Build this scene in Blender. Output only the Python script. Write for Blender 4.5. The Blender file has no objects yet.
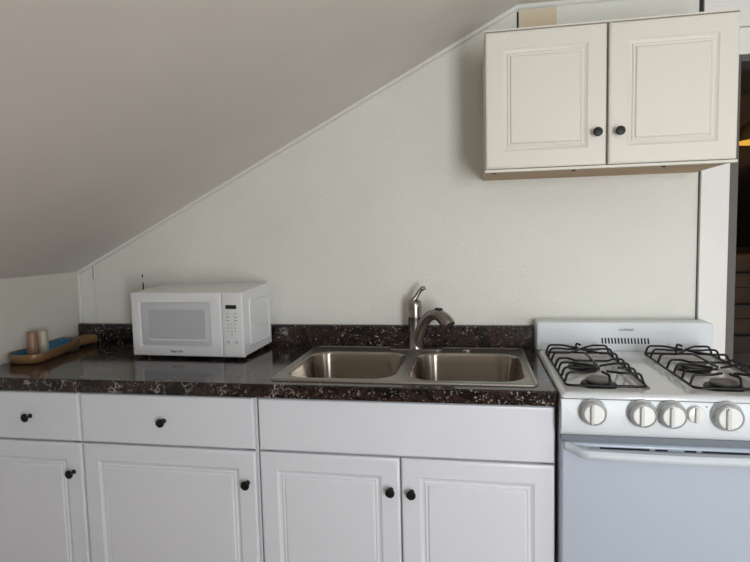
import bpy, bmesh, math, random
from mathutils import Vector, Matrix
from mathutils.geometry import delaunay_2d_cdt

sc = bpy.context.scene
COL = sc.collection
PI = math.pi

# ------------------------------------------------------------------ camera
cam_data = bpy.data.cameras.new('camera')
cam = bpy.data.objects.new('camera', cam_data); COL.objects.link(cam)
cam_data.sensor_width = 36.0
cam_data.lens = 547.19 * 36.0 / 750.0
cam_data.clip_start = 0.02
R = Matrix(((0.98467112, 0.00931989, 0.17417211),
            (0.17285359, 0.08144041, -0.9815748),
            (-0.02333282, 0.99663464, 0.07858105))).to_4x4()
cam.matrix_world = Matrix.Translation((0.67692, -2.22478, 1.36287)) @ R
sc.camera = cam

# ------------------------------------------------------------------ light
sc.view_settings.view_transform = 'Standard'
sc.view_settings.look = 'None'
sc.view_settings.gamma = 1.0
sc.view_settings.use_curve_mapping = False
sc.view_settings.exposure = 0.07

w = bpy.data.worlds.new('sky'); sc.world = w; w.use_nodes = True
bg = w.node_tree.nodes['Background']
bg.inputs[0].default_value = (0.80, 0.90, 1.0, 1); bg.inputs[1].default_value = 1.0

WX0, WX1, WZ0, WZ1, YB = 1.50, 2.30, 0.15, 1.95, -3.6      # window in the wall behind the camera


def area(name, loc, rot, sx, sy, power, color):
    l = bpy.data.lights.new(name, 'AREA'); l.shape = 'RECTANGLE'
    l.size = sx; l.size_y = sy; l.energy = power; l.color = color
    o = bpy.data.objects.new(name, l); COL.objects.link(o)
    o.location = loc; o.rotation_euler = rot
    return o


area('window_daylight', ((WX0 + WX1) / 2, YB - 0.16, (WZ0 + WZ1) / 2), (PI / 2, 0, 0),
     WX1 - WX0, WZ1 - WZ0, 78, (0.93, 0.97, 1.0))
SW0, SW1 = -2.6, -1.7                                       # second window, unseen, added in the right wall for weak fill
area('side_window_fill', (3.06, (SW0 + SW1) / 2, 1.35), (0, PI / 2, 0),
     1.0, SW1 - SW0, 5, (0.90, 0.96, 1.0))


# ------------------------------------------------------------------ materials
def mat(name, color, rough=0.5, metal=0.0, spec=0.5, coat=0.0, trans=0.0, emit=None, estr=0):
    m = bpy.data.materials.new(name); m.use_nodes = True
    b = m.node_tree.nodes['Principled BSDF']
    b.inputs['Base Color'].default_value = (*color, 1)
    b.inputs['Roughness'].default_value = rough
    b.inputs['Metallic'].default_value = metal
    b.inputs['Specular IOR Level'].default_value = spec
    b.inputs['Coat Weight'].default_value = coat
    b.inputs['Transmission Weight'].default_value = trans
    if emit:
        b.inputs['Emission Color'].default_value = (*emit, 1)
        b.inputs['Emission Strength'].default_value = estr
    return m


def nodes(m):
    return m.node_tree, m.node_tree.nodes['Principled BSDF']


def noise(nt, scale, detail=3, rough=.5, vec=None, dist=0.0):
    n = nt.nodes.new('ShaderNodeTexNoise')
    n.inputs['Scale'].default_value = scale; n.inputs['Detail'].default_value = detail
    n.inputs['Roughness'].default_value = rough; n.inputs['Distortion'].default_value = dist
    nt.links.new(vec if vec else coords(nt), n.inputs['Vector'])
    return n.outputs['Fac']


def coords(nt):
    for n in nt.nodes:
        if n.bl_idname == 'ShaderNodeTexCoord':
            return n.outputs['Object']
    return nt.nodes.new('ShaderNodeTexCoord').outputs['Object']


def ramp(nt, fac, stops):
    r = nt.nodes.new('ShaderNodeValToRGB')
    e = r.color_ramp.elements
    while len(e) < len(stops): e.new(0.5)
    for k, (p, c) in enumerate(stops):
        e[k].position = p; e[k].color = (*c, 1) if len(c) == 3 else c
    nt.links.new(fac, r.inputs['Fac'])
    return r.outputs['Color']


def mix(nt, f, a, b, mode='MIX'):
    n = nt.nodes.new('ShaderNodeMix'); n.data_type = 'RGBA'; n.blend_type = mode
    for sock, v in ((n.inputs[0], f), (n.inputs[6], a), (n.inputs[7], b)):
        if hasattr(v, 'links'): nt.links.new(v, sock)
        elif isinstance(v, (int, float)): sock.default_value = v
        else: sock.default_value = (*v, 1)
    return n.outputs[2]


def bump(nt, b, h, strength, dist=.001):
    n = nt.nodes.new('ShaderNodeBump')
    n.inputs['Strength'].default_value = strength; n.inputs['Distance'].default_value = dist
    nt.links.new(h, n.inputs['Height']); nt.links.new(n.outputs[0], b.inputs['Normal'])


def painted(name, color, rough, bscale=60, bstr=.15, vary=.03, spec=.5, bdist=.001):
    m = mat(name, color, rough, spec=spec); nt, b = nodes(m)
    f = noise(nt, 3.0, 3)
    lo = tuple(c * (1 - vary) for c in color); hi = tuple(min(1, c * (1 + vary)) for c in color)
    nt.links.new(ramp(nt, f, [(.3, lo), (.7, hi)]), b.inputs['Base Color'])
    bump(nt, b, noise(nt, bscale, 4), bstr, bdist)
    return m


M = {}
M['wall'] = painted('textured_wall_board', (.735, .727, .662), .5, 170, .9, .03, .4, .0016)
nt, b = nodes(M['wall'])
vt = nt.nodes.new('ShaderNodeTexVoronoi'); vt.inputs['Scale'].default_value = 130; nt.links.new(coords(nt), vt.inputs['Vector'])
hh = mix(nt, .55, vt.outputs['Distance'], noise(nt, 85, 3, .6))
bump(nt, b, hh, .65, .003)
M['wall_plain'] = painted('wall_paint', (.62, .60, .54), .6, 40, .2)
M['ceiling'] = painted('ceiling_paint', (.72, .68, .63), .65, 30, .15)
M['trim'] = painted('white_trim_paint', (.70, .69, .65), .4, 30, .1)
M['casing'] = painted('casing_paint', (.78, .77, .74), .35, 25, .1)
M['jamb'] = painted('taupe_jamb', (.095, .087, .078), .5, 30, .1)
M['cab'] = painted('white_thermofoil', (.725, .74, .79), .36, 4, .03, .01)
M['upcab'] = painted('warm_white_thermofoil', (.725, .695, .62), .5, 4, .03, .01)
M['carcass'] = mat('cabinet_side_white', (.70, .70, .71), .45)
M['black'] = mat('black_knob', (.006, .006, .006), .42, spec=.3)
M['raw'] = painted('raw_particle_board', (.52, .37, .24), .7, 200, .4, .12)
M['patch'] = painted('unpainted_wood_strip', (.66, .55, .40), .6, 60, .2, .08)
M['dark'] = mat('dark_gap', (.01, .01, .01), .6)
M['enamel'] = mat('white_enamel', (.71, .745, .775), .38, coat=.0)
M['enamel_top'] = mat('glossy_white_enamel', (.70, .725, .745), .14, coat=.3)
M['enamel_well'] = mat('grey_white_enamel', (.62, .61, .59), .16, coat=.4)
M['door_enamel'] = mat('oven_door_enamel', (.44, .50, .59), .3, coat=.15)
M['handle'] = mat('white_handle_plastic', (.53, .58, .63), .45)
M['iron'] = mat('black_enamelled_wire', (.004, .004, .0045), .42, spec=.35)
M['burner'] = mat('burner_aluminium', (.24, .23, .215), .42, .7)
M['chrome'] = mat('brushed_nickel', (.33, .305, .28), .27, 1)
M['steel'] = mat('stainless_steel', (.40, .355, .31), .085, 1)
nt, b = nodes(M['steel'])
b.inputs['Anisotropic'].default_value = .93; b.inputs['Anisotropic Rotation'].default_value = .25; b.inputs['Roughness'].default_value = .26
tn = nt.nodes.new('ShaderNodeTangent'); tn.direction_type = 'RADIAL'; tn.axis = 'Z'
nt.links.new(tn.outputs[0], b.inputs['Tangent'])
M['rim'] = mat('satin_stainless_rim', (.34, .325, .30), .34, 1)
M['strainer'] = mat('strainer_steel', (.45, .43, .41), .3, 1)
M['clear'] = mat('clear_plastic', (.95, .96, .96), .06, trans=.8)
M['knobface'] = mat('knob_white', (.80, .81, .80), .22, coat=.6)
M['knobridge'] = mat('knob_grey_ridge', (.62, .62, .61), .3)
M['mw'] = mat('microwave_white', (.72, .72, .73), .2, coat=.2)
M['mwgrey'] = mat('microwave_window_surround', (.55, .56, .585), .22)
M['mwwin'] = mat('microwave_window_mesh', (.45, .45, .475), .25)
nt, b = nodes(M['mwwin'])
M['ink'] = mat('grey_ink', (.12, .12, .13), .5)
M['screen'] = mat('black_display', (.006, .006, .008), .12)
M['woodtray'] = painted('varnished_tray_wood', (.22, .12, .05), .35, 40, .2, .1)
M['blue'] = painted('blue_glaze', (.025, .16, .30), .3, 30, .2, .12)
M['cupwood'] = painted('brown_turned_wood', (.29, .165, .10), .4, 40, .1, .1)
M['cupcream'] = painted('cream_turned_wood', (.48, .42, .32), .4, 40, .1, .05)
M['brownwall'] = painted('brown_bedroom_wall', (.16, .11, .075), .7, 20, .2)
M['darkwood'] = painted('dark_brown_wood', (.085, .05, .03), .4, 20, .2, .3)
M['shade'] = painted('brown_lamp_shade', (.20, .12, .05), .5, 20, .2)
M['gap'] = mat('shadowed_grey_gap', (.14, .16, .18), .5)
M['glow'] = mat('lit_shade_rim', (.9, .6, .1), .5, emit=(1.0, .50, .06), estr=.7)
M['glass'] = mat('window_glass', (.95, .97, 1.0), .02, trans=1.0)

# wooden floor
M['floor'] = mat('wood_floor', (.30, .18, .10), .75, spec=.2); nt, b = nodes(M['floor'])
br = nt.nodes.new('ShaderNodeTexBrick'); nt.links.new(coords(nt), br.inputs['Vector'])
br.inputs['Color1'].default_value = (.32, .19, .105, 1); br.inputs['Color2'].default_value = (.25, .145, .08, 1)
br.inputs['Mortar'].default_value = (.05, .03, .02, 1); br.inputs['Scale'].default_value = 1
br.inputs['Brick Width'].default_value = 1.1; br.inputs['Row Height'].default_value = .12; br.inputs['Mortar Size'].default_value = .003
nt.links.new(br.outputs['Color'], b.inputs['Base Color'])

# marbled laminate
M['marble'] = mat('marbled_laminate', (.03, .02, .02), .12, spec=.5); nt, b = nodes(M['marble'])
co = coords(nt)
base = ramp(nt, noise(nt, 13, 6, .65, dist=.8), [(.36, (.003, .003, .003)), (.46, (.006, .004, .004)), (.54, (.035, .020, .016)), (.64, (.005, .004, .004)), (.74, (.07, .058, .050))])
wrp = nt.nodes.new('ShaderNodeTexNoise'); nt.links.new(co, wrp.inputs['Vector']); wrp.inputs['Scale'].default_value = 22; wrp.inputs['Detail'].default_value = 5
vadd = nt.nodes.new('ShaderNodeVectorMath'); vadd.operation = 'MULTIPLY_ADD'
nt.links.new(wrp.outputs['Color'], vadd.inputs[0]); vadd.inputs[1].default_value = (.09, .09, .09); nt.links.new(co, vadd.inputs[2])


def voro(scale, stops, feature='DISTANCE_TO_EDGE'):
    v_ = nt.nodes.new('ShaderNodeTexVoronoi'); v_.feature = feature; v_.inputs['Scale'].default_value = scale
    nt.links.new(vadd.outputs[0], v_.inputs['Vector'])
    return ramp(nt, v_.outputs['Distance'], stops)


blob = voro(85, [(.0, (1, 1, 1)), (.20, (.8, .8, .8)), (.30, (0, 0, 0))], 'F1')
keep = ramp(nt, noise(nt, 34, 4, .6, dist=.5), [(.44, (0, 0, 0)), (.50, (1, 1, 1))])
region = ramp(nt, noise(nt, 7, 2, .5), [(.36, (.25, .25, .25)), (.60, (1, 1, 1))])
fl = mix(nt, 1.0, mix(nt, 1.0, blob, keep, 'MULTIPLY'), region, 'MULTIPLY')
grit = ramp(nt, noise(nt, 150, 5, .7), [(.56, (0, 0, 0)), (.72, (.5, .5, .5))])
c0 = mix(nt, grit, base, (.11, .085, .07))
blob2 = voro(42, [(.0, (1, 1, 1)), (.16, (.7, .7, .7)), (.24, (0, 0, 0))], 'F1')
keep2 = ramp(nt, noise(nt, 21, 3, .6, dist=.5), [(.57, (0, 0, 0)), (.62, (1, 1, 1))])
c1 = mix(nt, mix(nt, 1.0, blob2, keep2, 'MULTIPLY'), mix(nt, fl, c0, (.34, .30, .26)), (.60, .55, .50))
vein = voro(17, [(.0, (1, 1, 1)), (.02, (.4, .4, .4)), (.04, (0, 0, 0))])
vmask = ramp(nt, noise(nt, 12, 3, .55), [(.56, (0, 0, 0)), (.64, (.7, .7, .7))])
c2 = mix(nt, mix(nt, 1.0, vein, vmask, 'MULTIPLY'), c1, (.50, .45, .40))
nt.links.new(c2, b.inputs['Base Color'])


# ------------------------------------------------------------------ helpers
def finish(name, bm, m, parent=None, bev=0, smooth=35, segs=2):
    bmesh.ops.recalc_face_normals(bm, faces=bm.faces)
    me = bpy.data.meshes.new(name); bm.to_mesh(me); bm.free()
    for mm in (m if isinstance(m, (list, tuple)) else [m]): me.materials.append(mm)
    if smooth:
        for p in me.polygons: p.use_smooth = True
        me.set_sharp_from_angle(angle=math.radians(smooth))
    o = bpy.data.objects.new(name, me); COL.objects.link(o)
    if parent: o.parent = parent
    if bev:
        b_ = o.modifiers.new('bevel', 'BEVEL'); b_.width = bev; b_.segments = segs
        b_.limit_method = 'ANGLE'; b_.angle_limit = math.radians(40); b_.harden_normals = bool(smooth)
    return o


def tag(o, label, cat, group=None):
    o['label'] = label; o['category'] = cat; o['kind'] = 'thing'
    if group: o['group'] = group
    return o


def thing(name, label, cat, loc=(0, 0, 0), rz=0, group=None):
    o = bpy.data.objects.new(name, None); COL.objects.link(o)
    o.location = loc; o.rotation_euler = (0, 0, rz); o.empty_display_size = .05
    return tag(o, label, cat, group)


def struct(name, bm, m, **k):
    o = finish(name, bm, m, **k); o['kind'] = 'structure'
    return o


def new(): return bmesh.new()


def box(bm, x0, x1, y0, y1, z0, z1, mi=0):
    v = [bm.verts.new((x, y, z)) for x in (x0, x1) for y in (y0, y1) for z in (z0, z1)]
    for f in ((0, 1, 3, 2), (4, 6, 7, 5), (0, 4, 5, 1), (2, 3, 7, 6), (0, 2, 6, 4), (1, 5, 7, 3)):
        bm.faces.new([v[i] for i in f]).material_index = mi
    return bm


def prism_x(bm, poly, x0, x1):
    a = [bm.verts.new((x0, y, z)) for y, z in poly]; c = [bm.verts.new((x1, y, z)) for y, z in poly]
    n = len(poly); bm.faces.new(a); bm.faces.new(c[::-1])
    for i in range(n): bm.faces.new((a[i], c[i], c[(i + 1) % n], a[(i + 1) % n]))
    return bm


def prism_y(bm, poly, y0, y1):
    a = [bm.verts.new((x, y0, z)) for x, z in poly]; c = [bm.verts.new((x, y1, z)) for x, z in poly]
    n = len(poly); bm.faces.new(a); bm.faces.new(c[::-1])
    for i in range(n): bm.faces.new((a[i], c[i], c[(i + 1) % n], a[(i + 1) % n]))
    return bm


def loft(bm, rings, cap0=True, cap1=True, closed=True, mi=0):
    vs = [[bm.verts.new(p) for p in r] for r in rings]
    n = len(rings[0])
    for a, c in zip(vs, vs[1:]):
        for i in range(n if closed else n - 1):
            j = (i + 1) % n
            bm.faces.new((a[i], a[j], c[j], c[i])).material_index = mi
    if cap0: bm.faces.new(vs[0][::-1]).material_index = mi
    if cap1: bm.faces.new(vs[-1]).material_index = mi
    return vs


def lathe(bm, prof, origin=(0, 0, 0), axis='z', n=32, cap0=True, cap1=True):
    rings = []
    for r, h in prof:
        ring = []
        for k in range(n):
            a = 2 * PI * k / n
            p = {'z': (r * math.cos(a), r * math.sin(a), h), 'y': (r * math.cos(a), -h, r * math.sin(a)),
                 'x': (h, r * math.cos(a), r * math.sin(a))}[axis]
            ring.append(tuple(p[i] + origin[i] for i in range(3)))
        rings.append(ring)
    loft(bm, rings, cap0, cap1)
    return bm


def smooth_path(pts, per=6):
    P = [Vector(p) for p in pts]; out = []
    for i in range(len(P) - 1):
        p0 = P[max(i - 1, 0)]; p1 = P[i]; p2 = P[i + 1]; p3 = P[min(i + 2, len(P) - 1)]
        for k in range(per):
            t = k / per
            out.append(.5 * ((2 * p1) + (-p0 + p2) * t + (2 * p0 - 5 * p1 + 4 * p2 - p3) * t * t + (-p0 + 3 * p1 - 3 * p2 + p3) * t ** 3))
    out.append(P[-1]); return out


def fillet(pts, r, n=4):
    P = [Vector(p) for p in pts]; out = [P[0]]
    for i in range(1, len(P) - 1):
        a, b_, c = P[i - 1], P[i], P[i + 1]
        d1 = (a - b_); d2 = (c - b_)
        q = min(r, d1.length * .45, d2.length * .45)
        s = b_ + d1.normalized() * q; e = b_ + d2.normalized() * q
        for k in range(n + 1):
            t = k / n
            out.append((1 - t) ** 2 * s + 2 * t * (1 - t) * b_ + t * t * e)
    out.append(P[-1]); return out


def tube(bm, path, rad, n=8, flat=None):
    """rad: a radius or one per point; flat: (scale across, scale up)"""
    path = [Vector(p) for p in path]; m = len(path)
    if isinstance(rad, (int, float)): rad = [rad] * m
    elif len(rad) != m:
        src = list(rad); rad = []
        for i in range(m):
            t = i / (m - 1) * (len(src) - 1); k = min(int(t), len(src) - 2)
            rad.append(src[k] + (src[k + 1] - src[k]) * (t - k))
    t0 = (path[1] - path[0]).normalized()
    u = t0.orthogonal().normalized()
    if abs(t0.z) < .95: u = t0.cross(Vector((0, 0, 1))).normalized()
    rings = []
    for i in range(m):
        t = (path[min(i + 1, m - 1)] - path[max(i - 1, 0)]).normalized()
        u = (u - t * u.dot(t)).normalized(); v = t.cross(u)
        su, sv = flat if flat else (1, 1)
        rings.append([tuple(path[i] + u * rad[i] * su * math.cos(2 * PI * k / n) + v * rad[i] * sv * math.sin(2 * PI * k / n)) for k in range(n)])
    loft(bm, rings)
    return bm


def rrect(x0, x1, y0, y1, r, n=6):
    pts = []
    for cx, cy, a0 in ((x1 - r, y1 - r, 0), (x0 + r, y1 - r, 90), (x0 + r, y0 + r, 180), (x1 - r, y0 + r, 270)):
        for k in range(n + 1):
            a = math.radians(a0 + 90 * k / n)
            pts.append((cx + r * math.cos(a), cy + r * math.sin(a)))
    return pts


def fill_plate(bm, outer, holes, z):
    """flat face with holes, corners at the given loops"""
    pts = []; edges = []
    for lp in [outer] + holes:
        s = len(pts); pts += [Vector(p) for p in lp]
        edges += [(s + i, s + (i + 1) % len(lp)) for i in range(len(lp))]
    v, e, f, ov, oe, of = delaunay_2d_cdt(pts, edges, [], 0, 1e-6)

    def inside(p, poly):
        c = False; n = len(poly)
        for i in range(n):
            a, q = poly[i], poly[(i + 1) % n]
            if (a[1] > p[1]) != (q[1] > p[1]) and p[0] < (q[0] - a[0]) * (p[1] - a[1]) / (q[1] - a[1]) + a[0]: c = not c
        return c
    bv = [bm.verts.new((p.x, p.y, z)) for p in v]
    for t in f:
        cx = sum(v[i].x for i in t) / 3; cy = sum(v[i].y for i in t) / 3
        if inside((cx, cy), outer) and not any(inside((cx, cy), h) for h in holes):
            bm.faces.new([bv[i] for i in t])


def plate(bm, outer, holes, z0, z1):
    fill_plate(bm, outer, holes, z0); fill_plate(bm, outer, holes, z1)
    for lp in [outer] + holes:
        loft(bm, [[(x, y, z0) for x, y in lp], [(x, y, z1) for x, y in lp]], False, False)
    bmesh.ops.remove_doubles(bm, verts=bm.verts, dist=1e-5)
    return bm


def front_panel(bm, w_, h_, t, prof):
    """door slab in local coords: x 0..w, z 0..h, front towards -y at y=-t; prof: (inset, sink below front)"""
    rings = [[(0, 0, 0), (w_, 0, 0), (w_, 0, h_), (0, 0, h_)]]
    for ins, d in prof:
        rings.append([(ins, -t + d, ins), (w_ - ins, -t + d, ins), (w_ - ins, -t + d, h_ - ins), (ins, -t + d, h_ - ins)])
    loft(bm, rings)
    return bm


RAISED = [(0, .006), (.0015, .003), (.005, .0008), (.008, 0), (.010, 0), (.054, 0), (.056, 0), (.058, .0015), (.066, .0062), (.070, .0070),
          (.0715, .0045), (.0745, .0035), (.077, .0045), (.079, .0058), (.081, .0045), (.083, .0012), (.086, .0005), (.088, .0005)]
SLAB = [(0, .007), (.0015, .0035), (.004, .001), (.008, 0), (.010, 0)]


def place(o, x, y, z): o.location = (x, y, z); return o


def knob_mesh():
    bm = new()
    lathe(bm, [(.0080, 0), (.0080, .002), (.0050, .004), (.0042, .015), (.006, .019), (.0125, .0215), (.0145, .0235), (.0145, .026), (.012, .0285), (.005, .0295)], axis='y', n=24)
    return bm


# ------------------------------------------------------------------ structure
XL, XR, ZK, XK, ZC = -1.097, 3.0, 1.239, .858, 2.231     # left wall, right wall, knee height, kink, flat ceiling
DX0, DX1, DZ = 1.632, 2.42, 1.985                        # doorway
poly = [(XL - .1, 0), (XR, 0), (XR, ZC), (XK, ZC), (XL, ZK), (XL - .1, ZK)]
bm = new()
wall_poly = [Vector(p) for p in [(XL, 0), (DX0, 0), (DX0, DZ), (DX1, DZ), (DX1, 0), (XR, 0), (XR, ZC), (XK, ZC), (XL, ZK)]]
prism_y(bm, [tuple(p) for p in wall_poly], 0, .10)
struct('wall_back', bm, M['wall'], smooth=0)
bm = new(); box(bm, XL - .1, XL, YB, .10, 0, ZK + .02); struct('wall_left', bm, M['wall_plain'], smooth=0)
bm = new()
slope = (ZC - ZK) / (XK - XL)
prism_y(bm, [(XL - .1, ZK - .1 * slope), (XL, ZK), (XK, ZC), (XR + .1, ZC), (XR + .1, ZC + .1), (XK - .02, ZC + .1), (XL - .1, ZK + .08)], YB - .1, .10)
struct('ceiling', bm, M['ceiling'], smooth=0)
bm = new(); box(bm, XL - .1, XR + .1, YB - .1, 3.2, -.08, 0); struct('floor', bm, M['floor'], smooth=0)
bm = new()       # right wall with a window opening
box(bm, XR, XR + .1, YB, SW0, 0, ZC); box(bm, XR, XR + .1, SW1, .1, 0, ZC)
box(bm, XR, XR + .1, SW0, SW1, 0, .85); box(bm, XR, XR + .1, SW0, SW1, 1.85, ZC)
struct('wall_right', bm, M['wall_plain'], smooth=0)
bm = new()       # wall behind the camera with a window opening
prism_y(bm, [(XL, 0), (WX0, 0), (WX0, ZC), (XK, ZC), (XL, ZK)], YB - .1, YB)
box(bm, WX1, XR, YB - .1, YB, 0, ZC); box(bm, WX0, WX1, YB - .1, YB, 0, WZ0); box(bm, WX0, WX1, YB - .1, YB, WZ1, ZC)
struct('wall_front', bm, M['wall_plain'], smooth=0)


def window(n, a0, a1, z0, z1, axis):
    bm = new()

    def bb(p0, p1, q0, q1, d0=-.05, d1=.02):
        if axis == 'y': box(bm, p0, p1, YB + d0, YB + d1, q0, q1)
        else: box(bm, XR - d1, XR - d0, p0, p1, q0, q1)
    bb(a0 - .07, a0, z0 - .07, z1 + .07, 0); bb(a1, a1 + .07, z0 - .07, z1 + .07, 0)
    bb(a0 - .1, a1 + .1, z0 - .07, z0, 0, .05); bb(a0, a1, z1, z1 + .07, 0)
    zm = (z0 + z1) / 2
    bb(a0, a1, zm - .02, zm + .02); bb(a0, a0 + .03, z0, z1); bb(a1 - .03, a1, z0, z1); bb(a0, a1, z0, z0 + .03); bb(a0, a1, z1 - .03, z1)
    o = struct('window_%d' % n, bm, M['trim'], smooth=0)
    return o


window(1, WX0, WX1, WZ0, WZ1, 'y')
window(2, SW0, SW1, .85, 1.85, 'x')  # unseen opening that goes with the added side fill

# trims: along the slope, the flat ceiling and the corner
u = Vector((XK - XL, 0, ZC - ZK)).normalized(); nrm = Vector((u.z, 0, -u.x))
bm = new()
prof = [(0, 0), (0, .0150), (-.004, .0155), (-.010, .011), (-.011, .005), (-.011, 0)]   # (y, distance below ceiling)
down = Vector((0, 0, -1))
bis = (down + nrm).normalized()
rings = []
for base, d, k in ((Vector((XL, 0, ZK)), down, 1 / down.dot(nrm)), (Vector((XK, 0, ZC)), bis, 1 / bis.dot(nrm)), (Vector((1.505, 0, ZC)), down, 1)):
    rings.append([tuple(base + d * (k * h) + Vector((0, y - .0005, 0))) for y, h in prof])
loft(bm, rings); struct('trim_1', bm, M['trim'])
bm = new(); box(bm, XL + .0005, XL + .016, -.014, -.0005, 1.004, ZK - .008); struct('trim_2', bm, M['trim'], bev=.003)
# panel seam battens and gaps on the wall
bm = new(); box(bm, -1.017, -1.011, -.004, -.0003, 1.004, 1.235); struct('trim_3', bm, M['trim'])
bm = new(); box(bm, -1.0175, -1.0155, -.0046, -.0041, 1.205, 1.262); struct('trim_4', bm, M['dark'])
# door casing and jamb
bm = new()
box(bm, 1.509, 1.605, -.018, -.0005, 0, DZ); box(bm, 1.509, 2.55, -.018, -.0005, DZ, 2.078)
box(bm, 2.455, 2.55, -.018, -.0005, 0, DZ)
struct('trim_5', bm, M['casing'], bev=.002)
bm = new(); box(bm, 1.509, 2.95, -.012, -.0005, 2.083, ZC - .002); struct('trim_6', bm, M['casing'])
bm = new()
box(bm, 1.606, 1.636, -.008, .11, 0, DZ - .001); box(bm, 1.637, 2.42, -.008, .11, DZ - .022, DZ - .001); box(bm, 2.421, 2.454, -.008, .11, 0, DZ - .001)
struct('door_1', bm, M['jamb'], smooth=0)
bm = new(); box(bm, 1.5055, 1.5075, -.003, -.0003, 0.9, 1.70); box(bm, 1.496, 1.5075, -.003, -.0003, 1.70, ZC - .03); struct('trim_7', bm, M['dark'], smooth=0)
# unpainted wood strip over the wall cabinet, dark gap at its left
bm = new(); box(bm, .862, 1.000, -.009, -.0005, 2.06, 2.211); struct('trim_8', bm, M['patch'], bev=.001)
bm = new(); box(bm, .8555, .8605, -.004, -.0005, 2.06, 2.207); struct('trim_9', bm, M['dark'], smooth=0)

# room beyond the doorway
bm = new()
box(bm, 1.2, 4.2, 3.0, 3.1, 0, 2.6); box(bm, 1.2, 1.3, .12, 3.0, 0, 2.6); box(bm, 4.1, 4.2, .12, 3.0, 0, 2.6)
box(bm, 3.0, 4.1, .1, .16, 0, 2.6); box(bm, 1.2, 4.2, .12, 3.1, 2.5, 2.6)
struct('wall_beyond', bm, M['brownwall'], smooth=0)

# ------------------------------------------------------------------ base cabinets
ZT, ZB = .8690, .11
YF = -.600                                            # front of the cabinet boxes


def carcass_bm(x0, x1, mull=None, rail=None):
    bm = new()
    box(bm, x0, x0 + .016, YF, -.002, 0, ZT); box(bm, x1 - .016, x1, YF, -.002, 0, ZT)
    box(bm, x0 + .016, x1 - .016, YF + .05, -.002, ZB, ZB + .016)
    box(bm, x0 + .016, x1 - .016, -.01, -.002, ZB + .016, ZT)
    box(bm, x0 + .016, x1 - .016, YF + .06, YF + .075, 0, ZB)           # toe kick
    box(bm, x0 + .016, x1 - .016, YF, YF + .019, ZT - .03, ZT); box(bm, x0 + .016, x1 - .016, YF, YF + .019, .675, .71)
    box(bm, x0 + .016, x0 + .04, YF, YF + .019, ZB, ZT - .03); box(bm, x1 - .04, x1 - .016, YF, YF + .019, ZB, ZT - .03)
    if mull: box(bm, mull - .02, mull + .02, YF, YF + .019, ZB, .675)
    return bm


def add_front(parent, name, x0, x1, z0, z1, prof, m, knob=None, y=YF, tilt=0):
    bm = new(); front_panel(bm, x1 - x0, z1 - z0, .020, prof)
    o = finish(name, bm, m, parent, smooth=25); o.location = (x0, y - .001, z0); o.rotation_euler = (0, tilt, 0)
    if knob:
        k = finish('knob', knob_mesh(), M['black'], o); k.location = (knob[0] - x0, -.020, knob[1] - z0)
    return o


cab1 = thing('base_cabinet', 'white base cabinet at the far left under the wooden tray, drawer over panelled door', 'cabinet', (XL + .003, 0, 0), group='white base cabinets under the countertop')
c = finish('body', carcass_bm(0, -.636 - XL - .003), M['carcass'], cab1, smooth=0)
o1 = add_front(cab1, 'drawer', .01, .4595, .697, .866, SLAB, M['cab'], (.272, .781))
o2 = add_front(cab1, 'door', .01, .4595, .12, .691, RAISED, M['cab'], (.427, .591))
cab2 = thing('base_cabinet', 'white base cabinet under the microwave with a wide drawer above one panelled door', 'cabinet', (-.632, 0, 0), group='white base cabinets under the countertop')
finish('body', carcass_bm(0, .628), M['carcass'], cab2, smooth=0)
add_front(cab2, 'drawer', .005, .622, .697, .866, SLAB, M['cab'], (.311, .781))
add_front(cab2, 'door', .005, .622, .12, .691, RAISED, M['cab'], (.594, .588))
cab3 = thing('sink_cabinet', 'wide white sink base cabinet with a plain false front above two panelled doors', 'cabinet', (0, 0, 0), group='white base cabinets under the countertop')
finish('body', carcass_bm(0, .9125, .457), M['carcass'], cab3, smooth=0)
add_front(cab3, 'false_front', .005, .909, .697, .866, SLAB, M['cab'])
add_front(cab3, 'door', .005, .4545, .12, .691, RAISED, M['cab'], (.427, .592))
add_front(cab3, 'door', .4595, .909, .12, .691, RAISED, M['cab'], (.491, .589))

# ------------------------------------------------------------------ countertop
ct = thing('countertop', 'dark brown marbled laminate countertop with white veins along the wall', 'countertop', (0, 0, 0))
bm = new()
S = dict(x0=.032, x1=.870, y0=-.588, y1=-.042)         # sink outline
hole = rrect(S['x0'] + .02, S['x1'] - .02, S['y0'] + .02, S['y1'] - .02, .03, 4)
plate(bm, [(XL + .002, -.633), (.9145, -.633), (.9145, -.025), (XL + .002, -.025)], [hole], ZT + .001, .9149)
finish('worktop', bm, M['marble'], ct, bev=.005, segs=3)
bm = new()
prism_x(bm, [(-.0015, ZT + .001), (-.024, ZT + .001), (-.024, .996), (-.0225, 1.000), (-.018, 1.003), (-.0015, 1.003)], XL + .002, .9145)
finish('backsplash', bm, M['marble'], ct)

# ------------------------------------------------------------------ sink
sk = thing('kitchen_sink', 'stainless steel double bowl sink set into the dark countertop', 'sink', (0, 0, 0))
bm = new()
zr = .9152
outer = lambda d: rrect(S['x0'] + d, S['x1'] - d, S['y0'] + d, S['y1'] - d, max(.022 - d * .5, .008), 5)
B1 = (.062, .433, -.553, -.150); B2 = (.469, .842, -.553, -.150)
RB = .085
for d0, h0, d1, h1 in ((0, 0, .002, .0045), (.002, .0045, .006, .0062), (.006, .0062, .010, .0062), (.010, .0062, .014, .0028), (.014, .0028, .016, .003)):
    loft(bm, [[(x, y, zr + h0) for x, y in outer(d0)], [(x, y, zr + h1) for x, y in outer(d1)]], False, False)
bl = lambda B, d, n=10: rrect(B[0] + d, B[1] - d, B[2] + d, B[3] - d, max(RB - d, .02), n)
fill_plate(bm, outer(.016), [bl(B1, 0), bl(B2, 0)], zr + .003)
bmesh.ops.remove_doubles(bm, verts=bm.verts, dist=1e-5)
finish('rim', bm, M['rim'], sk, smooth=40)
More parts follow.
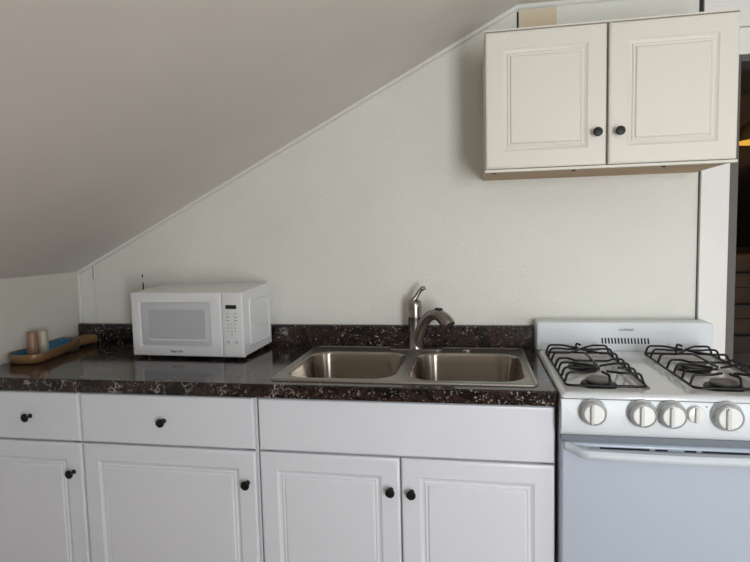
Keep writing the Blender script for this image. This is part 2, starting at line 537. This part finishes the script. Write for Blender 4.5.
for B in (B1, B2):
    rings = []; bm = new()
    for d, z in ((0, .003), (.003, .0022), (.006, -.001), (.0075, -.006), (.0115, -.035), (.0155, -.065), (.0195, -.095), (.0235, -.125), (.029, -.143), (.038, -.156), (.055, -.163), (.075, -.1645)):
        rings.append([(x, y, zr + z) for x, y in bl(B, d)])
    loft(bm, rings, False, True)
    bc = Vector(((B[0] + B[1]) / 2, (B[2] + B[3]) / 2, 0)); bmesh.ops.translate(bm, verts=bm.verts, vec=-bc)
    bo = finish('bowl', bm, M['steel'], sk, smooth=60); bo.location = bc
for B in (B1, B2):
    bm = new(); lathe(bm, [(.056, 0), (.056, .003), (.050, .004), (.042, .001), (.012, .001), (.010, .006), (.004, .008)], ((B[0] + B[1]) / 2, (B[2] + B[3]) / 2 + .03, zr - .1643), n=28)
    finish('strainer', bm, M['strainer'], sk)
bm = new(); lathe(bm, [(.020, 0), (.020, .003), (.016, .006), (.006, .007)], (.655, -.096, zr + .003), n=24)
finish('hole_cover', bm, M['chrome'], sk)

# ------------------------------------------------------------------ faucet
zf = zr + .0035
FX, FY = .456, -.086
fa = thing('faucet', 'brushed nickel pull-out faucet with a single lever standing behind the sink bowls', 'faucet', (FX, FY, zf))
bm = new()
loft(bm, [[(x, y, z) for x, y in rrect(-.110 + d, .110 - d, -.0285 + d, .0285 - d, .028 - d, 8)] for d, z in ((0, 0), (0, .003), (.002, .0045), (.006, .005))])
finish('deck_plate', bm, M['chrome'], fa)
bm = new()
tilt = -.002
rings = []
for r, h in ((.0300, .005), (.0295, .009), (.0284, .012), (.0284, .08), (.0284, .128), (.0290, .130), (.0290, .132), (.0280, .134), (.0284, .160), (.0282, .178), (.0265, .190), (.019, .197), (.006, .199)):
    rings.append([(tilt * h / .18 + r * math.cos(2 * PI * k / 32), r * math.sin(2 * PI * k / 32), h) for k in range(32)])
loft(bm, rings); finish('body', bm, M['chrome'], fa, smooth=50)
bm = new()
pth = smooth_path([(.006, -.006, .004), (.012, -.012, .040), (.024, -.022, .084), (.042, -.036, .120), (.064, -.054, .142), (.086, -.070, .150)], 6)
tube(bm, pth, [.0185, .0215, .0215, .0205, .0200, .0205], 20)
finish('spout', bm, M['chrome'], fa, smooth=60)
bm = new()
pth = smooth_path([(.082, -.067, .1490), (.098, -.080, .148), (.114, -.092, .138), (.126, -.102, .126), (.136, -.110, .112)], 6)
tube(bm, pth, [.0205, .0220, .0235, .0250, .0265, .0270, .0255], 20)
sh = finish('spray_head', bm, M['chrome'], fa, smooth=60)
bm = new()
tube(bm, [(.088, -.072, .1705), (.106, -.086, .1695)], [.011, .011], 14, flat=(1, .5))
finish('spray_button', bm, M['black'], sh)
bm = new()
pth = smooth_path([(-.022, 0, .184), (-.010, 0, .192), (.004, .001, .208), (.016, .002, .228), (.028, .003, .240), (.042, .003, .244)], 6)
tube(bm, pth, [.011, .0165, .0125, .011, .011, .012, .008], 16, flat=(1.15, .8))
finish('lever', bm, M['chrome'], fa, smooth=60)

# ------------------------------------------------------------------ microwave
mw = thing('microwave', 'compact white microwave oven on the dark countertop beside the sink', 'microwave', (-.6345, -.303, .9152), math.radians(-1.9))
W_, D_, H0, H1 = .469, .274, .011, .257
bm = new(); prism_x(bm, [(.020, H0), (D_, H0 + .006), (D_, H1 + .013), (D_ - .02, H1 + .0135), (.06, H1 + .004), (.020, H1)], .002, W_ - .002)
finish('body', bm, M['mw'], mw, bev=.005)
bm = new()       # raised rectangle pressed into the side
fr = rrect(.060, D_ - .022, H0 + .030, H1 - .030, .012, 3)
loft(bm, [[(W_ - .003 + dx, y, z) for y, z in rrect(.060 + d, D_ - .022 - d, H0 + .032 + d, H1 - .030 - d, .012, 3)] for d, dx in ((0, .0008), (.003, .005), (.007, .005), (.010, .0016))])
finish('side_panel', bm, M['mw'], mw)
bm = new()       # door
DW = .382
prof = [(0, .004), (.003, .001), (.006, 0), (.0365, 0), (.0385, .004), (.0395, .006)]
rings = [[(0, .019, H0), (DW, .019, H0), (DW, .019, H1), (0, .019, H1)]]
for ins, d in prof:
    ix = ins
    rx = ix * (1.22 if ins > .02 else 1); iz = ins * (1.03 if ins > .02 else 1)
    rings.append([(ix, d, H0 + iz), (DW - rx, d, H0 + iz), (DW - rx, d, H1 - iz), (ix, d, H1 - iz)])
loft(bm, rings)
dr = finish('door', bm, M['mw'], mw, smooth=25)
bm = new(); loft(bm, [[(x, y, z) for x, z in rrect(.0398 + d, DW - .0485 - d, H0 + .0410 + d, H1 - .0410 - d, .010, 4)] for d, y in ((0, .0065), (0, .0045), (.002, .0035))])
finish('window_surround', bm, M['mwgrey'], dr)
bm = new(); loft(bm, [[(x, y, z) for x, z in rrect(.074 + d, DW - .069 - d, H0 + .066 + d, H1 - .066 - d, .004, 3)] for d, y in ((0, .0034), (.0005, .0028))])
finish('window_mesh', bm, M['mwwin'], dr)
bm = new(); box(bm, .074, DW - .069, .0012, .0034, H0 + .0610, H0 + .0655); finish('window_ledge', bm, M['mw'], dr)
bm = new()
rings = [[(DW + .002, .019, H0), (W_, .019, H0), (W_, .019, H1), (DW + .002, .019, H1)]]
for ins, d in [(0, .004), (.003, .001), (.006, 0)]:
    rings.append([(DW + .002 + ins, d, H0 + ins), (W_ - ins, d, H0 + ins), (W_ - ins, d, H1 - ins), (DW + .002 + ins, d, H1 - ins)])
loft(bm, rings)
cp = finish('control_panel', bm, M['mw'], mw, smooth=25)
bm = new(); box(bm, .4015, .445, -.0008, .0005, H1 - .062, H1 - .047); finish('display', bm, M['screen'], cp)
bm = new(); loft(bm, [[(x, y, z) for x, z in rrect(.392 + d, .461 - d, H0 + .010 + d, H0 + .040 - d, .006, 3)] for d, y in ((0, .0003), (.001, -.0009), (.003, -.0009))])
finish('open_button', bm, M['mw'], cp)


def text(body, size, m, parent, loc, rot=(PI / 2, 0, 0), name='lettering', sx=1.0, shear=0):
    cu = bpy.data.curves.new(name, 'FONT'); cu.body = body; cu.size = size
    cu.align_x = 'CENTER'; cu.align_y = 'CENTER'; cu.extrude = .0002; cu.shear = shear; cu.offset = size * .025
    cu.materials.append(m)
    t_ = bpy.data.objects.new('tmp', cu); COL.objects.link(t_)
    me = bpy.data.meshes.new_from_object(t_.evaluated_get(bpy.context.evaluated_depsgraph_get()))
    bpy.data.objects.remove(t_)
    o = bpy.data.objects.new(name, me); COL.objects.link(o); o.parent = parent
    o.location = loc; o.rotation_euler = rot; o.scale = (sx, 1, 1)
    return o


for zc, hw in [(H1 - .080, .004), (H1 - .093, .0055), (H1 - .106, .0055), (H0 + .061, .004), (H0 + .0555, .005)]:
    for cx in (.408, .440):
        bm = new(); box(bm, cx - hw, cx + hw, -.0005, .0003, zc - .0012, zc + .0012); finish('key_mark', bm, M['ink'], cp, smooth=0)
for r_, row in enumerate(('1 2 3', '4 5 6', '7 8 9', '0')):
    text(row.replace(' ', '    '), .0085, M['ink'], cp, (.424, -.0004, H1 - .120 - r_ * .0135), name='key_numbers')
text('Magic Chef', .0105, M['ink'], dr, (.190, -.0004, H0 + .019), name='logo', shear=.3)
bm = new()
tube(bm, [(.161, -.0003, H0 + .026), (.164, -.0003, H0 + .021), (.170, -.0003, H0 + .017)], .0007, 6, flat=(.4, 1)); finish('logo_swash', bm, M['ink'], dr)
for x, y in ((.04, .04), (W_ - .04, .04), (.04, D_ - .03), (W_ - .04, D_ - .03)):
    bm = new(); lathe(bm, [(.010, 0), (.012, .0125)], (x, y, 0), n=16); finish('foot', bm, M['black'], mw)

# thin cable stub sticking up behind the microwave
bm = new(); box(bm, -.7720, -.7695, -.004, -.0006, 1.004, 1.150, 0); box(bm, -.7725, -.7690, -.005, -.0006, 1.150, 1.187, 1); box(bm, -.7735, -.7710, -.005, -.0006, 1.187, 1.212, 0); box(bm, -.7735, -.7708, -.005, -.0006, 1.212, 1.224, 1)
o = finish('seam_strip', bm, [M['trim'], M['dark']], None, smooth=0); o['kind'] = 'structure'; o.name = 'trim_10'

# ------------------------------------------------------------------ boat shaped tray and two turned pieces
bt = thing('serving_tray', 'boat shaped wooden tray with a blue inside and a carved handle in the left corner', 'tray', (-1.0, -.283, .9152))
OUT = [(-.094, .135), (-.095, -.02), (-.094, -.110), (-.084, -.142), (-.058, -.165), (-.020, -.176), (.028, -.172), (.052, -.158), (.062, -.132), (.054, -.09), (.034, .0), (.018, .08), (.006, .140), (-.02, .150), (-.07, .148)]


def off(poly, k, cx=-.025, cy=-.01, z=0):
    return [(cx + (x - cx) * k, cy + (y - cy) * (1 - (1 - k) * .45), z + .010 * max(0, (y) / .15)) for x, y in poly]


def dense(poly):
    P = [(x, y, 0) for x, y in poly]; P = P[-2:] + P + P[:3]
    s = smooth_path(P, 4)
    s = s[8:8 + 4 * len(poly)]
    return [(p.x, p.y) for p in s]


OD = dense(OUT)
bm = new()
loft(bm, [off(OD, .80, z=.001), off(OD, .90, z=.004), off(OD, .97, z=.018), off(OD, 1.0, z=.036), off(OD, .985, z=.038), off(OD, .93, z=.038), off(OD, .915, z=.034)], True, False)
tr = finish('hull', bm, M['woodtray'], bt, smooth=50)
# lift of the far end is in off(): z grows with y
bm = new()
loft(bm, [off(OD, .918, z=.0345), off(OD, .88, z=.016), off(OD, .80, z=.011)], False, True)
finish('inside', bm, M['blue'], bt, smooth=50)
bm = new()
hp = fillet([(-.045, .142, .030), (-.035, .225, .030), (.010, .232, .030), (.022, .222, .028), (.002, .138, .028)], .02)
tube(bm, hp, .0105, 10, flat=(.75, 1.5)); finish('handle', bm, M['woodtray'], bt)


def turned(name, label, loc, m, h, r, ridge=None):
    bm = new()
    lathe(bm, [(r * .8, 0), (r * .92, .002), (r, .012), (r * 1.0, h * .45), (r * .9, h - .004), (r * .86, h), (r * .70, h), (r * .66, h - .006), (r * .2, h - .007)], n=28)
    o = finish(name, bm, m); o.location = loc; tag(o, label, 'cup', 'two small turned cups standing in the tray')
    return o


turned('wooden_cup', 'small reddish brown wooden cup standing in the blue tray, nearer the camera', (-1.045, -.345, .9152 + .0115), M['cupwood'], .096, .0205)
turned('wooden_cup', 'small pale cream wooden cup standing in the blue tray behind the brown one', (-1.043, -.292, .9152 + .0115), M['cupcream'], .092, .0190)

# ------------------------------------------------------------------ wall cabinet
uc = thing('wall_cabinet', 'warm white wall cabinet with two panelled doors hanging above the stove', 'cabinet', (0, 0, 0))
X0, X1, Z0, Z1 = .7265, 1.4965, 1.5775, 2.035
bm = new()
box(bm, X0, X0 + .016, -.300, -.0005, Z0, Z1); box(bm, X1 - .016, X1, -.300, -.0005, Z0, Z1)
box(bm, X0 + .016, X1 - .016, -.300, -.0005, Z1 - .016, Z1); box(bm, X0 + .016, X1 - .016, -.010, -.0005, Z0 + .01, Z1 - .016)
finish('body', bm, M['upcab'], uc, smooth=0)
bm = new(); box(bm, X0 - .002, X1 + .002, -.322, -.300, Z0 - .005, Z0 + .0035); box(bm, X0, X1, -.322, -.300, Z1 - .004, Z1 + .001)
box(bm, 1.1095, 1.1155, -.300, -.290, Z0, Z1 - .016)
finish('face_frame', bm, M['upcab'], uc, bev=.001)
bm = new(); box(bm, X0 + .016, X1 - .016, -.2995, -.0105, Z0 + .001, Z0 + .012); 
up = finish('bottom_panel', bm, M['raw'], uc, smooth=0); up['label'] = 'raw brown underside'
bm = new(); box(bm, X0 + .0005, X1 - .0005, -.2995, -.0005, Z0 - .0006, Z0 + .0008)
finish('bottom_edge', bm, M['raw'], uc, smooth=0)
for x in (.756, 1.018, 1.300):
    bm = new(); lathe(bm, [(.006, 0), (.006, .004), (.003, .005)], (x, -.270, Z0 - .0056), n=10); finish('screw', bm, M['dark'], uc)


def up_door(x0, x1, kx):
    return add_front(uc, 'door', x0, x1, Z0 + .006, Z1 - .006, RAISED, M['upcab'], (kx, 1.685), y=-.301)


up_door(X0 + .001, 1.1085, 1.079); up_door(1.1165, X1 - .001, 1.147)

# ------------------------------------------------------------------ stove
SX0, SX1 = .919, 1.537
SC = (SX0 + SX1) / 2
st = thing('gas_stove', 'white freestanding gas stove with four burners at the right end of the counter', 'stove', (0, 0, 0))
bm = new(); box(bm, SX0 + .002, SX1 - .002, -.630, -.022, .02, .905)
finish('body', bm, M['enamel'], st, bev=.003)
# cooktop with two sunken wells
ZCT = .922
bm = new()
wells = [rrect(.936, 1.170, -.618, -.118, .018, 4), rrect(1.272, 1.512, -.618, -.118, .018, 4)]
co_ = lambda d: rrect(SX0 + d, SX1 - d, -.668 + d, -.085 - d * .3, .010, 4)
fill_plate(bm, co_(.0155), wells, ZCT)
loft(bm, [[(x, y, .9065) for x, y in co_(.001)], [(x, y, .911) for x, y in co_(0)], [(x, y, .915) for x, y in co_(.002)], [(x, y, .9195) for x, y in co_(.007)], [(x, y, ZCT) for x, y in co_(.014)], [(x, y, ZCT) for x, y in co_(.0155)]], True, False)
bmesh.ops.remove_doubles(bm, verts=bm.verts, dist=1e-5)
finish('cooktop', bm, M['enamel_top'], st, smooth=50)
for k, wl in enumerate(wells):
    cx = sum(p[0] for p in wl) / len(wl); cy = -.368
    sh_ = lambda q, z: [(cx + (x - cx) * q, cy + (y - cy) * (1 - (1 - q) * .5), z) for x, y in wl]
    bm = new(); loft(bm, [sh_(1.0, ZCT), sh_(.975, ZCT - .004), sh_(.95, ZCT - .010), sh_(.90, ZCT - .0125), sh_(.88, ZCT - .0125)], False, True)
    finish('burner_well', bm, M['enamel_well'], st, smooth=50)
# backguard
bm = new()
zg0, zg1 = .9225, 1.031
A = [(SX0, zg0), (SX1, zg0), (SX1, zg1 - .022)] + [(SX1 - .022 + .022 * math.cos(math.radians(a)), zg1 - .022 + .022 * math.sin(math.radians(a))) for a in (15, 30, 45, 60, 75, 90)] \
    + [(SX0 + .008 + .008 * math.cos(math.radians(a)), zg1 - .008 + .008 * math.sin(math.radians(a))) for a in (90, 120, 150, 180)]
loft(bm, [[(x, y, z) for x, z in A] for y in (-.022, -.080)] + [[(SC + (x - SC) * (1 - .006), -.085, zg0 + (z - zg0) * .975) for x, z in A], [(SC + (x - SC) * (1 - .02), -.087, zg0 + (z - zg0) * .945) for x, z in A], [(SC + (x - SC) * (1 - .026), -.087, zg0 + .001 + (z - zg0) * .925) for x, z in A]])
bgd = finish('backguard', bm, M['enamel'], st, smooth=40)
for k in range(15):
    x = 1.1555 + k * (1.316 - 1.1555) / 14
    bm = new(); loft(bm, [[(x + px + dz * -.12, y, .9595 + dz) for px, dz in ((-.0030, -.0108), (.0030, -.0108), (.0030, .0108), (-.0030, .0108))] for y in (-.0872, -.0865)])
    finish('vent_slot', bm, M['dark'], bgd, smooth=0)
text('HOTPOINT', .0100, M['ink'], bgd, (1.2400, -.0874, 1.0010), name='logo')

# control panel: slightly slanted, rounded foot
bm = new()
prism_x(bm, [(-.631, .9045), (-.664, .9045), (-.668, .892), (-.671, .868), (-.671, .832), (-.668, .816), (-.662, .805), (-.652, .7985), (-.631, .797)], SX0, SX1)
cpn = finish('control_panel', bm, M['enamel'], st, bev=.002, smooth=40)
bm = new(); box(bm, SX0 + .001, SX1 - .001, -.6660, -.632, .9046, .9064); finish('panel_gap', bm, M['dark'], st, smooth=0)


def stove_knob(x, z, r, name='knob'):
    root = new()
    # clear skirt
    lathe(root, [(r * .70, 0), (r * 1.06, .0), (r * 1.12, .002), (r * 1.10, .006), (r * .98, .008), (r * .96, .024), (r * .90, .028), (r * .84, .0285), (r * .82, .026), (r * .60, .012), (r * .60, .001)], axis='y', n=40, cap0=False, cap1=True)
    o = finish(name, root, M['clear'], cpn, smooth=50); o.location = (x, -.6712, z)
    bm = new(); lathe(bm, [(r * .55, .0125), (r * .80, .0135), (r * .80, .0255), (r * .74, .0275)], axis='y', n=36)
    f = finish('dial', bm, M['knobface'], o, smooth=40); f.location = (0, -.0005, 0)
    bm = new(); loft(bm, [[(px, y, pz) for px, pz in rrect(-w2, w2, -r * .74, r * .74, w2 * .9, 3)] for w2, y in ((r * .15, -.0278), (r * .13, -.0355), (r * .07, -.0370))])
    g = finish('grip', bm, M['knobridge'], o); g.location = (-r * .18, 0, 0); 
    return o


for x, r in ((1.001, .0335), (1.127, .0345), (1.201, .0345), (1.337, .036), (1.462, .0345)):
    stove_knob(x, .872, r)
bm = new(); lathe(bm, [(.0225, 0), (.0225, .010), (.021, .0125), (.015, .0135)], axis='y', n=32)
o = finish('timer_dial', bm, M['knobface'], cpn); o.location = (1.2625, -.6712, .874); o['label'] = 'small plain white dial'
bm = new(); box(bm, -.0045, .0045, -.021, -.0125, -.020, .020); g = finish('grip', bm, M['knobridge'], o, bev=.002); g.location = (-.002, 0, 0)
bm = new(); lathe(bm, [(.0018, 0), (.0018, .001)], (1.289, -.6708, .894), axis='y', n=10); finish('mark', bm, M['ink'], cpn)

# oven door with an arched bar handle
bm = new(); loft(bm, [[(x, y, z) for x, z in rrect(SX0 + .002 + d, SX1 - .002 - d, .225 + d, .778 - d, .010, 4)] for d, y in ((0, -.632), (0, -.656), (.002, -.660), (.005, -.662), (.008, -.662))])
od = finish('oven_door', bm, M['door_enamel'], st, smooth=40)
bm = new()
rings = []
N = 40
for k in range(N + 1):
    t = k / N; x = SX0 + .010 + t * (SX1 - SX0 - .020)
    e = min(t, 1 - t) * (SX1 - SX0)
    s = min(1, e / .055)
    s2 = s * s * (3 - 2 * s)
    yb = -.664 - .020 * s2                     # inner face stands off the door
    yo = -.668 - .034 * s2 - .006 * math.sin(PI * t)
    zt = .7725 + .008 * (1 - s2) - .003 * math.sin(PI * t); zb = .748 + .010 * (1 - s2) - .004 * math.sin(PI * t)
    rings.append([(x, yb, zb + .003), (x, yo + .004, zb), (x, yo, zb + .005), (x, yo, zt - .010), (x, yo + .006, zt - .001), (x, yb, zt)])
loft(bm, rings)
hd = finish('handle', bm, M['handle'], od, smooth=40)
for x in (SX0 + .055, SX1 - .055):
    bm = new(); box(bm, x - .014, x + .014, -.686, -.6625, .752, .772); finish('handle_bracket', bm, M['handle'], hd, bev=.003)
for x0, x1 in ((1.023, 1.152), (1.166, 1.198), (1.240, 1.270), (1.283, 1.400)):
    bm = new(); box(bm, x0, x1, -.6626, -.6600, .7640, .7690); finish('handle_gap_shade', bm, M['dark'], od, smooth=0)  # dark strips paint the broken shade line in the gap behind the handle
bm = new(); box(bm, SX0 + .003, SX1 - .003, -.650, -.628, .7785, .7968); finish('door_gap', bm, M['gap'], st, smooth=0)
bm = new(); loft(bm, [[(x, y, z) for x, z in rrect(SX0 + .002 + d, SX1 - .002 - d, .045 + d, .215 - d, .008, 4)] for d, y in ((0, -.632), (0, -.654), (.004, -.658), (.008, -.658))])
finish('bottom_drawer', bm, M['door_enamel'], st, smooth=40)


# burners and grates
def burner(x, y):
    bm = new()
    z = ZCT - .0120
    lathe(bm, [(.050, 0), (.052, .003), (.048, .008), (.034, .010)], (x, y, z), n=32)
    b1 = finish('burner', bm, M['iron'], st, smooth=50)
    bm = new(); lathe(bm, [(.034, .0102), (.036, .012), (.036, .020), (.030, .023), (.016, .024), (.008, .0225)], (x, y, z), n=32)
    finish('burner_cap', bm, M['burner'], b1, smooth=50)


for x in (1.046, 1.386):
    burner(x, -.315); burner(x, -.535)


def grate(dx, sx=1.0):
    """one black wire grate; wires given at the left one and shifted"""
    g = bpy.data.objects.new('burner_grate', None); COL.objects.link(g); g.parent = st
    g.empty_display_size = .05
    T = lambda p: (1.05 + (p[0] - 1.05) * sx + dx, p[1], p[2])
    zb, zt, r = .9270, .957, .0037
    L_, R_ = .940, 1.164
    bm = new()
    pts = [T((x, y, zb)) for x, y in rrect(L_, R_, -.606, -.150, .018, 4)]
    tube(bm, pts + [pts[0]], .0039, 8)
    finish('rim_wire', bm, M['iron'], g, smooth=60)

    def wire(pts, k=r):
        bm = new(); tube(bm, fillet([T(p) for p in pts], .010, 4), k, 8); finish('wire', bm, M['iron'], g, smooth=60)
    m = lambda x: L_ + R_ - x
    # straight bars right across
    for yy, bend in ((-.225, 0), (-.385, -.022)):
        wire([(L_, yy, zb), (L_ + .010, yy, zt), (.985, yy, zt), (1.000, yy + bend, zt - .002), (1.106, yy + bend, zt - .002), (1.121, yy, zt), (R_ - .010, yy, zt), (R_, yy, zb)])
    fl = [[(-.165, 0), (1.000, -.165), (1.046, -.215)],
          [(-.300, 0), (1.000, -.300), (1.046, -.238)],
          [(-.445, 0), (.988, -.448), (1.038, -.480)],
          [(-.510, 0), (1.000, -.512), (1.042, -.500)],
          [(-.572, 0), (1.000, -.572), (1.034, -.548)]]
    for f in fl:
        y0 = f[0][0]
        wire([(L_, y0, zb), (L_ + .010, y0, zt), (f[1][0], f[1][1], zt), (f[2][0], f[2][1], zt - .001)])
        if y0 != -.510:
            wire([(R_, y0, zb), (R_ - .010, y0, zt), (m(f[1][0]), f[1][1], zt), (m(f[2][0]) - .004 * (y0 < -.4), f[2][1], zt - .001)])
        else:
            wire([(R_, y0, zb), (R_ - .010, y0, zt), (1.106, y0, zt)])
    wire([(1.062, -.606, zb), (1.062, -.597, zt), (1.050, -.560, zt)])
    wire([(1.053, -.290, zt - .001), (1.054, -.330, zt), (1.054, -.474, zt)])
    wire([(1.050, -.150, zb), (1.050, -.154, zt + .006), (1.062, -.170, zt + .002)])
    return g


grate(0, .975); grate(.340, .975)

# ------------------------------------------------------------------ the dim room beyond
lp = thing('table_lamp', 'brown dome lamp with a glowing yellow rim in the dark room beyond the doorway', 'lamp', (2.66, 2.0, 0))
bm = new(); lathe(bm, [(.165, 1.965), (.160, 2.01), (.13, 2.07), (.08, 2.11), (.02, 2.125)], n=32); finish('lamp_shade', bm, M['shade'], lp, smooth=60)
bm = new(); lathe(bm, [(.150, 1.959), (.166, 1.959), (.166, 1.9645), (.150, 1.9645)], n=32); finish('shade_rim', bm, M['glow'], lp)
bm = new(); lathe(bm, [(.012, 0.02), (.012, 1.95)], n=12); lathe(bm, [(.14, 0), (.14, .015), (.03, .03)], n=24); finish('pole', bm, M['darkwood'], lp)
lt = bpy.data.lights.new('bedroom_fill', 'POINT'); lt.energy = 9.0; lt.color = (1, .62, .3); lt.shadow_soft_size = .05  # unseen fill added to lift the dark room, no fixture of its own
lo = bpy.data.objects.new('bedroom_fill', lt); COL.objects.link(lo); lo.location = (3.3, 1.2, 2.15)
bm = new(); box(bm, 2.35, 3.4, 2.60, 2.66, 1.22, 1.86)
o = finish('television', bm, M['screen'], bev=.005); tag(o, 'black rectangular panel in the dark room seen through the doorway', 'screen')
ch = thing('wooden_chest', 'dark brown wooden chest under the black panel in the room beyond the doorway', 'chest', (2.9, 2.4, 0))
bm = new(); box(bm, -.65, .65, -.25, .25, .45, 1.18); finish('body', bm, M['darkwood'], ch, bev=.01)
for k in range(3):
    bm = new(); box(bm, -.62, .62, -.268, -.251, .485 + k * .23, .712 + k * .23); d_ = finish('drawer', bm, M['darkwood'], ch, bev=.006)
    bm = new(); box(bm, -.35, -.20, -.29, -.268, .585 + k * .23, .60 + k * .23); finish('handle', bm, M['black'], d_)
for sx in (-.6, .6):
    for sy in (-.2, .2):
        bm = new(); box(bm, sx - .03, sx + .03, sy - .03, sy + .03, 0, .45); finish('leg', bm, M['darkwood'], ch)
